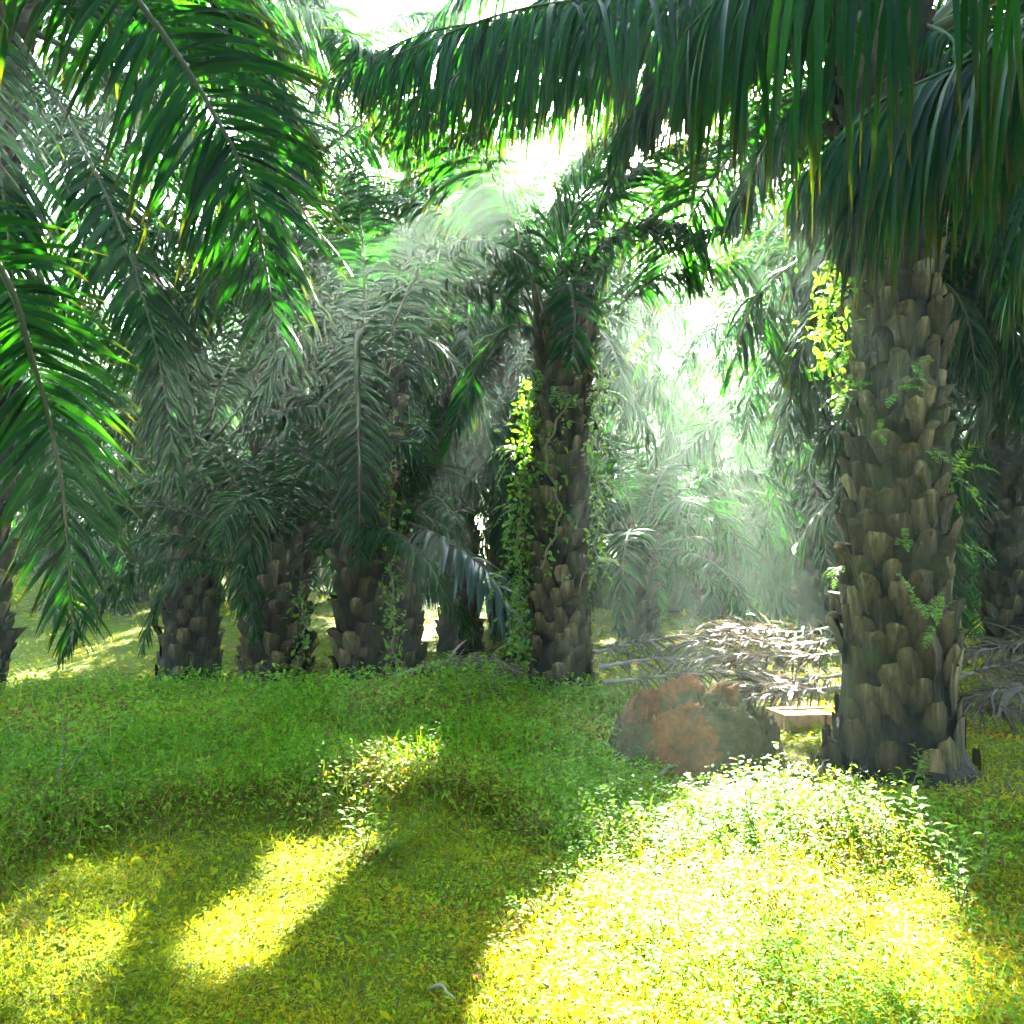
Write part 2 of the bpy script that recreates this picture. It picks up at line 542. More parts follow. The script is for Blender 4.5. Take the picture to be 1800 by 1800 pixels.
def palm(label, xp, d, H, r=.3, nf=34, seed=1, group=None, lean=(0, 0), fs=1.0, tm=None, ages=(0, len(ELEV) - 1), base=None, skip=None):
    """An oil palm: trunk with frond bases, and a crown of fronds in spiral order."""
    rng = np.random.default_rng(seed)
    b = on_ground(xp, d) if base is None else np.array([base[0], base[1], float(hgt(base[0], base[1]))])
    root = empty('oil_palm', b)
    tag(root, label, 'palm tree', group)
    if tm is None:
        key = (round(H * 2) / 2, round(r, 2))
        if key not in SHARED_TRUNK:
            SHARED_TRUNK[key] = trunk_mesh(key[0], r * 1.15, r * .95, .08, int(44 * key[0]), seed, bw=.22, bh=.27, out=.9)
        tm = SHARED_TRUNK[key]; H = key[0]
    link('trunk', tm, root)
    for i in range(nf):
        u = (i + .5) / nf
        k = ages[0] + u * (ages[1] - ages[0] + .999)
        v = VARIANTS[min(int(k), len(ELEV) - 1) * 2 + int(rng.integers(2))]
        az = i * 2.39996 + seed * 1.7 + rng.normal(0, .12)
        if skip and skip(az % (2 * math.pi), u): continue
        zz = H - .05 - .45 * u
        off = (lean[0] + math.cos(az) * r * .75, lean[1] + math.sin(az) * r * .75, zz)
        add_frond(root, v, off, az, fs * rng.uniform(.85, 1.1) * (.75 + .25 * min(1, u * 3)), rng, rng.normal(0, .12))
    return root


# ------------------------------------------------------------------ ground
def axis(lo, hi, near0, near1, s0, grow):
    a = list(np.arange(near0, near1, s0))
    s, v = s0, near1
    while v < hi: a.append(v); s *= grow; v += s
    a.append(hi)
    s, v, b = s0, near0 - s0, []
    while v > lo: b.append(v); s *= grow; v -= s
    b.append(lo)
    return np.array(b[::-1] + a)


gx, gy = axis(-90, 90, -4, 4, .07, 1.06), axis(-30, 130, 1.8, 10, .07, 1.05)
X, Y = np.meshgrid(gx, gy)
Z = hgt(X, Y)
near = (np.abs(X) < 8) & (Y < 14)
Z = Z + near * .012 * np.sin(X * 17 + np.sin(Y * 13) * 2) * np.sin(Y * 19 + np.sin(X * 11) * 2)
idx = np.arange(X.size).reshape(X.shape)
F = np.stack([idx[:-1, :-1], idx[:-1, 1:], idx[1:, 1:], idx[1:, :-1]], -1).reshape(-1, 4)
tag(link('ground', mesh_np('ground', np.stack([X, Y, Z], -1), F, M['ground'], {'bare': bare(X, Y)})), kind='structure')

# ------------------------------------------------------------------ the two palms of the middle of the picture
# right-hand palm
b1 = on_ground(1575, 5.9)
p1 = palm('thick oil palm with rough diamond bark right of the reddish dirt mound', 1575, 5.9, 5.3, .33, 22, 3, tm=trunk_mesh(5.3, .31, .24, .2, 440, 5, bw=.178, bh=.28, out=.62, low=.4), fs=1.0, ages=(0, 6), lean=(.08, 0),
          skip=lambda az, u: u > .25 and math.pi * .7 < az < math.pi * 1.75)
# centre palm
b2 = on_ground(985, 9.8)
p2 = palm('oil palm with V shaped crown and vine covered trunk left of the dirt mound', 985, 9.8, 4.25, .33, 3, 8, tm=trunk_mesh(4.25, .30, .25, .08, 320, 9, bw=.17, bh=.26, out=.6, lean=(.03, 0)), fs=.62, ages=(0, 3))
c2 = px(975, 540, 9.8)


def H2(root, pix, leaf, pairs, seed, **kw):
    return hero_frond(root, [px(*q) for q in pix], leaf, pairs, seed, **kw)


TOC = (0, -1, .25)          # blade facing the camera
UPW = (0, -.25, 1)
# centre palm's fronds
H2(p2, [(950, 570, 9.7), (925, 450, 9.3), (850, 280, 8.6), (730, 130, 7.8), (600, 60, 7.0)], .9, 120, 21, ref=UPW, droop=.3, limp=.45, width=.05, jit=.15)
H2(p2, [(960, 560, 9.8), (910, 500, 9.8), (880, 380, 9.9), (800, 300, 10.2), (760, 250, 10.4)], .6, 80, 22, ref=UPW, droop=.1, fwd=(.85, .92), width=.035)
H2(p2, [(965, 560, 9.7), (1000, 470, 9.5), (1060, 360, 9.2), (1150, 270, 8.8), (1260, 240, 8.4)], .75, 100, 23, ref=UPW, droop=.22, limp=.25, width=.042, fwd=(.6, .85), jit=.12)
H2(p2, [(990, 560, 9.6), (1040, 450, 9.4), (1110, 395, 9.2), (1180, 390, 9.0), (1240, 450, 8.8)], .55, 60, 24, ref=UPW, droop=.22, limp=.3, width=.04)
H2(p2, [(940, 580, 9.6), (895, 575, 9.3), (850, 620, 9.0), (815, 700, 8.8), (785, 800, 8.7)], .5, 60, 25, ref=UPW, droop=.25, limp=.4)
H2(p2, [(1000, 580, 9.6), (1060, 530, 9.8), (1140, 480, 10.2), (1230, 455, 10.8)], .35, 34, 26, ref=UPW, droop=.2, width=.035)
H2(p2, [(985, 570, 9.5), (1000, 500, 9.0), (1010, 560, 8.8), (1005, 640, 8.7)], .5, 40, 27, ref=TOC, droop=.2, t0=.3)
H2(p2, [(975, 560, 9.8), (985, 460, 9.8), (1010, 370, 9.8), (1060, 270, 9.8)], .6, 70, 28, ref=TOC, droop=.06, fwd=(.85, .92), width=.03)
H2(p2, [(965, 560, 9.8), (930, 470, 9.9), (885, 370, 10.0), (860, 270, 10.2)], .55, 70, 29, ref=TOC, droop=.06, fwd=(.88, .93), width=.03)
H2(p2, [(985, 560, 9.7), (1020, 480, 9.4), (1070, 420, 9.2), (1130, 400, 9.0), (1180, 440, 8.9)], .5, 70, 30, ref=UPW, droop=.15, fwd=(.6, .8), width=.032)

# palm just outside the picture on the left: its fronds hang into it
p0 = palm('oil palm whose fronds hang in from the upper left corner', 0, 0, 4.9, .33, 14, 14, base=(-3.3, 2.6), ages=(0, 4), fs=.95, skip=lambda az, u: az < 1.9 or az > 5.3)
H2(p0, [(-500, 180, 3.3), (60, -190, 3.6), (255, 20, 3.75), (370, 190, 3.8), (440, 340, 3.8), (490, 600, 3.85)], 0.72, 96, 31, ref=TOC, droop=.16, width=.03, t0=.2, lift=.3)
H2(p0, [(-700, 300, 3.0), (-300, 150, 3.2), (-20, 440, 3.4), (60, 640, 3.45), (110, 860, 3.5), (128, 1110, 3.5)], .48, 96, 32, ref=TOC, droop=.13, width=.026, t0=.3, lift=.2)
H2(p0, [(-500, 160, 3.3), (-200, 0, 4.0), (150, 10, 5.0), (420, 110, 5.8), (560, 300, 6.2)], .8, 100, 33, ref=UPW, droop=.28, width=.045, t0=.3)
H2(p0, [(-500, 160, 3.3), (-200, -120, 3.8), (100, -160, 4.4), (330, -90, 4.8), (480, 60, 5.2)], .85, 100, 34, ref=UPW, droop=.3, width=.045, t0=.3)

# palm just outside on the right, fronds right in front of the lens
pR = palm('oil palm whose close fronds hang in from the upper right corner', 0, 0, 4.8, .33, 10, 15, base=(3.9, 1.6), ages=(0, 3), fs=.95, skip=lambda az, u: 1.6 < az < 4.6)
H2(pR, [(3300, -300, 2.2), (2400, -430, 2.6), (1850, -300, 2.8), (1550, -170, 2.9), (1330, -60, 3.0), (1200, 60, 3.1)], 1.1, 56, 41, ref=UPW, droop=.6, width=.034, t0=.2, limp=1.4, jit=.42)
H2(pR, [(3300, 0, 2.2), (2500, -250, 2.9), (2000, -60, 3.4), (1750, 60, 3.6), (1600, 200, 3.7), (1500, 360, 3.8)], 1.0, 64, 42, ref=UPW, droop=.4, width=.042, t0=.25, limp=.7, jit=.25)
H2(pR, [(3300, 0, 2.2), (2400, -150, 3.2), (2000, 100, 4.0), (1850, 300, 4.4), (1770, 520, 4.6)], .8, 60, 43, ref=UPW, droop=.35, width=.042, t0=.3, limp=.5, jit=.2)

# right-hand palm's big arching fronds across the top
c1 = b1 + np.array([.08, 0, 5.2])
H2(p1, [(1570, -20, 5.8), (1400, -90, 5.5), (1150, -20, 5.2), (900, 20, 5.0), (660, 110, 4.9)], .95, 125, 51, ref=UPW, droop=.5, limp=1.1, jit=.32, width=.030, t0=.12)
H2(p1, [(1560, 0, 6.0), (1400, -110, 6.4), (1180, -60, 6.8), (960, 20, 7.0), (740, 60, 7.1), (560, 150, 7.2)], 1.0, 120, 53, ref=UPW, droop=.45, limp=1.0, jit=.2, t0=.15)
H2(p1, [(1560, 40, 5.9), (1470, 110, 6.0), (1360, 230, 6.1), (1290, 380, 6.1)], .65, 70, 54, ref=UPW, droop=.35, limp=.6, t0=.15)
H2(p1, [(1600, 40, 5.8), (1680, 80, 5.5), (1740, 260, 5.4), (1765, 480, 5.3)], .7, 70, 55, ref=UPW, droop=.3, limp=.5, t0=.15)

pT = palm('tall oil palm hidden behind the thick trunk, only its crown showing', 1590, 10.0, 7.6, .3, 36, 62)
H2(pT, [(1590, -20, 10), (1350, -190, 9.8), (1080, -160, 9.6), (820, -20, 9.5), (660, 150, 9.4)], 1.0, 120, 81, ref=UPW, droop=.35, limp=.6, width=.055, t0=.12)
H2(pT, [(1590, -20, 10), (1380, -90, 10.4), (1150, -70, 10.8), (900, 60, 11.2), (740, 220, 11.4)], 1.0, 120, 82, ref=UPW, droop=.35, limp=.6, width=.055, t0=.12)
pL = palm('tall oil palm at the left edge, behind the close hanging frond', -60, 9.0, 7.4, .3, 38, 59)
H2(p1, [(1570, 0, 6.0), (1350, 30, 7.2), (1150, 80, 7.8), (950, 140, 8.1), (790, 240, 8.3)], 1.0, 130, 59, ref=UPW, droop=.4, limp=.9, jit=.3, width=.036, t0=.12)
H2(pR, [(3300, 0, 2.2), (2400, -200, 3.0), (1900, 0, 3.4), (1700, 110, 3.6), (1530, 190, 3.8), (1400, 320, 3.9)], .9, 64, 44, ref=UPW, droop=.45, width=.042, t0=.25, limp=.9, jit=.25)
H2(pL, [(-60, -40, 9.0), (140, -200, 9.2), (380, -180, 9.3), (560, -20, 9.4), (680, 160, 9.4)], 1.0, 120, 84, ref=UPW, droop=.35, limp=.6, width=.055, t0=.12)
pB = palm('low oil palm hidden behind the thick trunk, its fronds drooping out on both sides', 1588, 8.9, 3.9, .28, 8, 66, ages=(0, 2), fs=.6)
H2(pB, [(1560, 500, 8.8), (1480, 440, 8.4), (1400, 460, 8.1), (1320, 540, 7.9), (1278, 690, 7.8)], .62, 84, 87, ref=UPW, droop=.3, limp=.5, t0=.12)
H2(pB, [(1570, 500, 8.8), (1490, 510, 8.6), (1430, 560, 8.4), (1400, 660, 8.3)], .6, 70, 88, ref=UPW, droop=.3, limp=.5, t0=.12)
H2(pB, [(1610, 500, 8.8), (1680, 430, 8.5), (1740, 470, 8.2), (1790, 600, 8.0), (1800, 740, 7.9)], .6, 80, 89, ref=UPW, droop=.3, limp=.5, t0=.12)
H2(pB, [(1610, 510, 8.8), (1660, 500, 8.3), (1700, 560, 8.0), (1720, 680, 7.8)], .6, 70, 90, ref=UPW, droop=.3, limp=.5, t0=.12)

H2(p1, [(1570, -20, 5.8), (1420, -40, 6.0), (1280, 50, 6.2), (1160, 140, 6.4), (1080, 260, 6.5)], .8, 90, 56, ref=UPW, droop=.35, limp=.7, jit=.2, t0=.12)
H2(p1, [(1560, -10, 5.9), (1380, -120, 6.6), (1150, -90, 7.0), (950, 0, 7.3), (800, 120, 7.5), (700, 260, 7.6)], 1.0, 130, 57, ref=UPW, droop=.4, limp=.8, jit=.32, width=.033, t0=.12)
H2(p1, [(1570, 0, 5.8), (1350, -40, 6.0), (1100, 30, 6.3), (900, 80, 6.5), (720, 180, 6.6)], 1.0, 130, 58, ref=UPW, droop=.4, limp=.9, jit=.32, width=.033, t0=.12)
H2(pL, [(-60, -40, 9.0), (120, -160, 9.6), (330, -120, 10.2), (500, 20, 10.6), (600, 190, 10.8)], 1.0, 120, 85, ref=UPW, droop=.35, limp=.6, width=.055, t0=.12)

# ------------------------------------------------------------------ left-middle palms
p3 = palm('slim oil palm with one long frond hanging straight down its trunk', 648, 10.8, 4.2, .3, 8, 22, ages=(0, 2), fs=.75)
H2(p3, [(640, 560, 10.6), (628, 610, 10.0), (630, 720, 9.8), (632, 850, 9.8), (630, 1000, 9.9)], .62, 84, 61, ref=TOC, droop=.16, t0=.1, r0=.06, lift=.15)
H2(p3, [(645, 560, 10.7), (690, 510, 10.3), (780, 490, 9.9), (860, 510, 9.6), (930, 580, 9.4)], .6, 64, 62, ref=UPW, droop=.22, t0=.12)
H2(p3, [(640, 555, 10.8), (560, 480, 10.6), (460, 460, 10.2), (350, 520, 9.8), (270, 640, 9.6)], .75, 80, 63, ref=UPW, droop=.25, t0=.12)
H2(p3, [(650, 560, 10.7), (720, 580, 10.6), (800, 640, 10.8), (850, 740, 11.0), (870, 860, 11.2)], .7, 72, 64, ref=UPW, droop=.25, t0=.12)
H2(p3, [(640, 560, 10.7), (570, 560, 10.2), (500, 620, 9.9), (450, 720, 9.8)], .7, 72, 65, ref=UPW, droop=.25, t0=.12)
H2(p3, [(645, 560, 10.9), (640, 460, 11.0), (600, 350, 11.2), (520, 270, 11.6)], .7, 72, 66, ref=UPW, droop=.2, t0=.12)
H2(p3, [(645, 560, 10.9), (670, 450, 11.0), (720, 360, 11.4), (800, 310, 11.9)], .7, 72, 67, ref=UPW, droop=.2, t0=.12)
p4 = palm('short oil palm with upright petioles on a brown trunk behind the weeds', 487, 11.2, 2.0, .31, 22, 31, ages=(0, 5), fs=.62, tm=trunk_mesh(2.0, .36, .34, .05, 105, 33, bw=.24, bh=.28, out=1.2))
H2(p4, [(470, 960, 11.0), (430, 895, 10.7), (350, 850, 10.4), (260, 850, 10.1), (190, 900, 10.0)], .55, 72, 71, ref=UPW, droop=.2, t0=.12)
p5 = palm('dark trunked oil palm with flared foot at the left edge of the weed bank', 335, 12.8, 3.6, .33, 18, 42, ages=(0, 6), fs=.85, tm=trunk_mesh(3.6, .36, .27, .1, 150, 44, bw=.22, bh=.26, out=.6))
H2(p5, [(340, 800, 12.2), (350, 840, 11.5), (390, 930, 11.0), (430, 1030, 10.8), (455, 1130, 10.8)], .5, 72, 73, ref=TOC, droop=.2, t0=.1)
# frond arching down between the two, its sky sheen painted into the leaf colour
p6 = palm('oil palm with arching frond coloured with a sky sheen behind the slim palm', 706, 13.5, 2.6, .27, 18, 47, ages=(0, 4), fs=.7)
H2(p6, [(700, 930, 13.2), (700, 915, 11.6), (760, 935, 10.8), (840, 990, 10.4), (890, 1050, 10.2), (925, 1110, 10.1)], .72, 84, 74, ref=(.2, -.2, .9), droop=.22, t0=.2, limp=.2, width=.07, mat='silver_leaf')

# ------------------------------------------------------------------ palms farther back
FAR = 'oil palms in the rows behind the clearing'
palm('dark far oil palm trunk right of the slim palm, under the sheen-coloured frond', 806, 16.5, 6.0, .29, 24, 51)
pF = palm('far oil palm seen left of the vine covered trunk', 893, 18, 6.5, .3, 38, 52)
H2(pF, [(893, 515, 18), (960, 435, 17.2), (1040, 430, 16.4), (1100, 470, 15.8), (1140, 560, 15.4)], 1.0, 100, 94, ref=UPW, droop=.3, limp=.4, width=.06, t0=.12, fold=0)
palm('hazy short oil palm behind the pile of dry fronds', 1122, 16, 2.0, .27, 22, 53, ages=(1, 7), fs=.75)
palm('thin hazy oil palm trunk in the middle of the bright light beam', 1245, 24, 4.6, .28, 34, 54, fs=1.0)
palm('leafy hazy oil palm just left of the thick trunk', 1440, 18, 5.5, .3, 38, 55, fs=.95)
palm('leafy oil palm in shade right of the thick trunk', 1775, 14, 4.2, .3, 38, 56, fs=.95)
palm('oil palm with low drooping fronds at far left on the slope', 225, 20, 2.8, .3, 38, 57, fs=.8)
palm('thin oil palm on the slope seen past the hanging frond tip', 285, 25, 4.5, .3, 38, 58)
palm('tall oil palm behind the short palm with upright petioles', 482, 14, 7.8, .3, 38, 60)
palm('tall oil palm on the right edge behind the dry fronds', 1990, 10, 6.0, .3, 38, 61)
pS = palm('tall oil palm straight behind the vine covered trunk, its crown above it', 955, 21, 8.6, .28, 44, 67, fs=1.1)
for sd, q in ((91, [(955, 440, 21), (1010, 350, 20.5), (1080, 350, 20), (1130, 430, 19.7), (1150, 520, 19.5)]), (92, [(955, 440, 21), (1000, 380, 20), (1050, 400, 19.2), (1085, 480, 18.8), (1095, 580, 18.6)]), (93, [(955, 430, 21), (1030, 310, 21), (1120, 300, 21), (1200, 370, 21), (1240, 470, 21)])):
    H2(pS, q, 1.1, 100, sd, ref=UPW, droop=.3, limp=.4, width=.06, t0=.12, fold=0)
palm('tall oil palm behind the dark far trunk, higher than the slim palm', 712, 21, 7.6, .3, 38, 63)
palm('tall shaded oil palm behind the thick trunk on its right', 1610, 15.5, 7.2, .3, 38, 64)
for i, (xx, yy, H) in enumerate([(-5.2, -4.5, 6.5), (3.6, -5.5, 7), (-9.5, 2.5, 6.5), (9.2, 2.0, 6.5), (-1.0, -11, 7), (8.8, -7, 7), (-2.6, -2.6, 5.5), (2.4, -3.0, 5.5)]):  # unseen palms, added to cut the sky light from behind the camera
    palm('unseen oil palm added around the viewpoint to shade the scene', 0, 0, H, .3, 34, 90 + i, base=(xx, yy), group='unseen palms added for shade')
for i, (xp, d, H) in enumerate([(545, 27, 2.4), (705, 34, 2.4), (70, 27, 2.6), (1045, 30, 2.5), (1170, 27, 2.8), (1300, 29, 2.2), (1370, 25, 3.0), (1460, 27, 2.4), (1730, 27, 2.5), (1850, 24, 2.4), (470, 33, 2.5), (120, 36, 2.2), (1240, 34, 4)]):
    palm('low leafy oil palm far back, its fronds hanging near the ground', xp, d, H, .28, 34, 130 + i, group='low palms at the far side of the clearing', ages=(1, 9), fs=.95)
k = 70
for (xp, d, H) in ((1000, 27, 7.5), (620, 24, 8), (90, 28, 6), (1560, 24, 7.5), (1900, 22, 7), (-200, 20, 6.5), (-350, 30, 6), (380, 33, 7), (760, 34, 8), (1180, 36, 7), (1420, 33, 8), (1700, 36, 8), (2050, 32, 7),
                   (200, 42, 7), (560, 44, 8), (930, 46, 8), (1300, 48, 8), (1620, 46, 8), (-50, 50, 7), (1950, 50, 8)):
    palm('oil palm far back in the plantation rows', xp, d, H, .3, 32, k, group=FAR, fs=1.05)
    k += 1

# ------------------------------------------------------------------ termite mound
mb = gpt(1222, 1335)
n_u, n_v = 150, 100
a = np.linspace(0, 2 * math.pi, n_u + 1)[:-1]
vr = np.linspace(0, 1, n_v)
V, ms = [], []
LUMP = [(-.28, .06, .46, .23, .2), (-.07, .10, .55, .24, .45), (.21, .08, .52, .15, .5), (.36, .05, .35, .22, .9), (-.12, -.27, .37, .27, .0), (.20, -.20, .33, .28, .85), (-.44, -.08, .25, .26, 1), (.50, -.08, .22, .22, .3), (.05, -.05, .44, .30, .9), (-.30, -.22, .24, .25, .9)]
for v in vr:
    for aa in a:
        rr = 1 - v
        ex = .60 * (1 + .10 * math.sin(aa * 2 + 1) + .06 * math.sin(aa * 5))
        x, y = math.cos(aa) * rr * ex, math.sin(aa) * rr * ex * .8
        h, wsum, who = 0, 1e-9, 0
        for (lx, ly, lh, lr, lm) in LUMP:
            q = ((x - lx) ** 2 + (y - ly) ** 2) / (lr * lr)
            hh = lh * math.exp(-.5 * q ** 1.25)
            h = max(h, hh)
            e_ = math.exp(28 * hh); wsum += e_; who += lm * e_
        who /= wsum
        z = .88 * h * min(1, v * 7) + .10 * min(1, v * 5) - .04
        nn = noise.fractal(Vector((x * 5, y * 5, z * 5)), 1.0, 2.0, 5)
        n2 = noise.fractal(Vector((x * 17 + 5, y * 17, z * 17)), 1.0, 2.0, 4)
        k_ = min(1, v * 8)
        n3 = noise.fractal(Vector((x * 40 + 5, y * 40, z * 40)), 1.0, 2.0, 3)
        z += (.07 * nn + .05 * n2 + .018 * n3 - .05 * abs(noise.noise(Vector((x * 9, y * 9, z * 6))))) * k_
        x += (.03 * nn + .02 * n2) * k_; y += .03 * noise.fractal(Vector((x * 6 + 9, y * 6, z * 6)), 1.0, 2.0, 4) * k_
        V.append((x, y, z))
        ms.append(.24 + .48 * who - .25 * n2 - .35 * max(0, (z - .42) / .12))
idx = np.arange(len(V)).reshape(n_v, n_u); nx = np.roll(idx, -1, 1)
F = np.stack([idx[:-1], nx[:-1], nx[1:], idx[1:]], -1).reshape(-1, 4)
tag(link('dirt_mound', mesh_np('dirt_mound', V, F, M['clay'], {'moss': ms}), None, mb), 'lumpy orange brown termite mound with green moss between the two main trunks', 'dirt mound')


# ------------------------------------------------------------------ fallen dry fronds
def fallen(pts, label, seed, leaf=.5, pairs=60, group=None, mat='dry_leaf', **kw):
    root = empty('fallen_frond', pts[0])
    tag(root, label, 'palm frond', group)
    rng = np.random.default_rng(seed)
    P = catmull(pts, 24)
    V, rn, tb = frond_geo(P, leaf, pairs, rng, ref=(0, -.3, 1), K=5, width=.022, droop=.2, t0=.12, lift=.3, r0=.03, fwd=(.6, .92), jit=.25, **kw)
    V = V + 0
    gz = hgt(V[..., 0], V[..., 1]) + .02
    V[..., 2] = np.maximum(V[..., 2], gz)
    o0 = np.array(root.location)
    link('leaflets', strip_mesh('leaflets', V - o0, rn, M[mat]), root)
    link('rachis', mesh_np('rachis', tb[0] - o0, tb[1], M['rachis_dry']), root)
    return root


def onpile(x, y, d):
    return px(x, y, d)


PG = 'dry fronds heaped behind the dirt mound'
FR = [([(1052, 1172, 9.2), (1150, 1158, 9.1), (1270, 1155, 9.0), (1400, 1165, 8.9)], 'long dry frond with dark straight stalk at the front left of the heap', .35),
      ([(1490, 1120, 9.4), (1400, 1135, 9.3), (1290, 1125, 9.2), (1180, 1135, 9.2)], 'pale dry frond with spiky leaflets along the top of the heap', .5),
      ([(1500, 1145, 9.0), (1400, 1155, 8.9), (1300, 1150, 8.8), (1190, 1165, 8.7)], 'bleached dry frond just below the spiky top one', .5),
      ([(1060, 1200, 8.6), (1170, 1188, 8.6), (1290, 1180, 8.5), (1400, 1195, 8.4)], 'grey green dry frond low behind the dirt mound', .3),
      ([(1500, 1185, 8.3), (1420, 1195, 8.2), (1340, 1205, 8.1), (1270, 1225, 8.0)], 'tan dry frond ending right above the wooden box', .45),
      ([(1490, 1210, 7.9), (1400, 1215, 7.8), (1320, 1228, 7.7), (1240, 1240, 7.6)], 'orange brown dry frond lowest in the heap beside the mound', .4),
      ([(1030, 1150, 10.4), (1130, 1128, 10.3), (1260, 1112, 10.2), (1380, 1115, 10.1)], 'grey dry frond at the back left of the heap', .4),
      ([(1480, 1100, 10.2), (1400, 1112, 10.1), (1310, 1105, 10.0), (1230, 1120, 9.9)], 'white tipped dry frond at the back right of the heap', .5)]
for i, (q, lb, lf) in enumerate(FR):
    fallen([onpile(*c) for c in q], lb, 100 + i, leaf=lf)
FR2 = [([(1690, 1190, 8.0), (1750, 1170, 7.8), (1830, 1165, 7.6), (1950, 1180, 7.4)], 'grey dry frond on top of the heap right of the thick trunk', .5),
       ([(1950, 1210, 7.4), (1850, 1205, 7.3), (1760, 1215, 7.2), (1690, 1235, 7.2)], 'pale stiff dry frond in the middle of the right heap', .5),
       ([(1680, 1245, 7.4), (1750, 1245, 7.2), (1840, 1255, 7.0), (1950, 1265, 6.9)], 'dark dry frond at the bottom of the right heap', .4),
       ([(1970, 1130, 8.6), (1860, 1120, 8.5), (1770, 1135, 8.4), (1700, 1150, 8.3)], 'dry frond at the back of the right heap, against the shade', .5)]
for i, (q, lb, lf) in enumerate(FR2):
    fallen([onpile(*c) for c in q], lb, 120 + i, leaf=lf)
fallen([px(690, 1190, 9.0), px(770, 1165, 8.9), px(850, 1158, 8.9), px(915, 1180, 9.0)], 'grey dry frond lying over the weedy hump left of the vine covered trunk', 131, leaf=.35)
fallen([px(905, 1195, 9.1), px(860, 1175, 9.2), px(800, 1172, 9.3)], 'short brown dry frond tucked behind the weedy hump', 132, leaf=.3, pairs=36)


# small wooden box behind the thick trunk
def box_mesh(name, boxes, mat):
    V, F = [], []
    for (cx, cy_, cz, sx, sy, sz) in boxes:
        o = len(V)
        for dz in (-.5, .5):
            for dx, dy in ((-.5, -.5), (.5, -.5), (.5, .5), (-.5, .5)):
                V.append((cx + dx * sx, cy_ + dy * sy, cz + dz * sz))
        F += [[o + i for i in f] for f in ((0, 3, 2, 1), (4, 5, 6, 7), (0, 1, 5, 4), (1, 2, 6, 5), (2, 3, 7, 6), (3, 0, 4, 7))]
    me = mesh_np(name, V, F, mat, smooth=False)
    return me


bb = gpt(1412, 1278) - np.array([0, 0, .05])
root = empty('wooden_box', bb)
root.rotation_euler = (0, 0, .12)
tag(root, 'low orange wooden box with grey end by the foot of the thick trunk', 'box')
link('side_board', box_mesh('side_board', [(0, -.15, .071, .40, .02, .158)], M['orange_wood']), root)
link('side_board', box_mesh('side_board', [(0, .15, .071, .40, .02, .158)], M['orange_wood']), root)
link('rim', box_mesh('rim', [(0, -.165, .165, .46, .05, .03), (-.215, 0, .165, .03, .27, .03), (0, .165, .165, .46, .05, .03)], M['orange_wood']), root)
link('top_board', box_mesh('top_board', [(0, 0, .158, .398, .276, .012)], M['orange_wood']), root)
link('corner_post', box_mesh('corner_post', [(-.215, -.15, .075, .028, .03, .15)], M['orange_wood']), root)
link('end_board', box_mesh('end_board', [(-.215, .02, .071, .028, .25, .158)], M['orange_wood']), root)
link('corner_post', box_mesh('corner_post', [(.07, -.164, .075, .03, .01, .15)], M['orange_wood']), root)
link('end_board', box_mesh('end_board', [(.215, 0, .071, .03, .27, .158)], M['grey_wood']), root)

# ------------------------------------------------------------------ vines and ferns on the trunks
def vine(label, xy, seed, n=200, leaf=.07, spread=.10, mat='fern_leaf', cat='vine'):
    """A leafy climber along given world points: stem plus leaves."""
    rng = np.random.default_rng(seed)
    P = catmull(xy, 60)
    root = empty('climbing_vine', P[0])
    tag(root, label, cat)
    tt = rng.random(n)
    B = np.stack([np.interp(tt, np.linspace(0, 1, 60), P[:, k]) for k in range(3)], -1) + rng.normal(0, spread, (n, 3)) * [1, .8, .7]
    D = norm(rng.normal(0, 1, (n, 3)) + [0, -.4, -.1])
    W = norm(rng.normal(0, 1, (n, 3)))
    V = strips(B, D, W, leaf * rng.uniform(.5, 1.5, n), leaf * .5 * rng.uniform(.6, 1.3, n), .2, 4, PROF_BROAD)
    rn = np.clip(rng.normal(.5, .25, n), 0, 1)
    o0 = P[0]
    link('foliage', strip_mesh('foliage', V - o0, rn, M[mat]), root)
    Q = P + np.stack([.02 * np.sin(np.arange(60) * .7), 0 * np.arange(60), 0 * np.arange(60)], -1)
    tv, tf = tube(Q - o0, .012, 4)
    link('stem', mesh_np('stem', tv, tf, M['stem']), root)
    return root


def fern(label, p, seed, size=.35, nfr=5, group=None, out=(0, -1, 0)):
    """A small fern: several feathered fronds from one spot on a trunk."""
    rng = np.random.default_rng(seed)
    p = np.asarray(p, float); out = norm(np.asarray(out, float))
    root = empty('fern', p)
    tag(root, label, 'fern', group)
    for i in range(nfr):
        d = norm(out * .9 + rng.normal(0, .6, 3) + [0, 0, .25])
        L = size * rng.uniform(.7, 1.2)
        P, q, dd = [p.copy()], p.copy(), d
        for s in range(9):
            q = q + dd * L / 9; dd = norm(dd + np.array([0, 0, -.16])); P.append(q.copy())
        V, rn, tb = frond_geo(np.array(P), size * .22, 13, rng, ref=norm(out * .5 + np.array([0, 0, 1])), t0=.15, K=3, width=size * .055, droop=.08, lift=.1, r0=.004, fwd=(.2, .7))
        o = link('fern_frond', strip_mesh('fern_frond', V - p, rn, M['fern_leaf']), root)
    return root


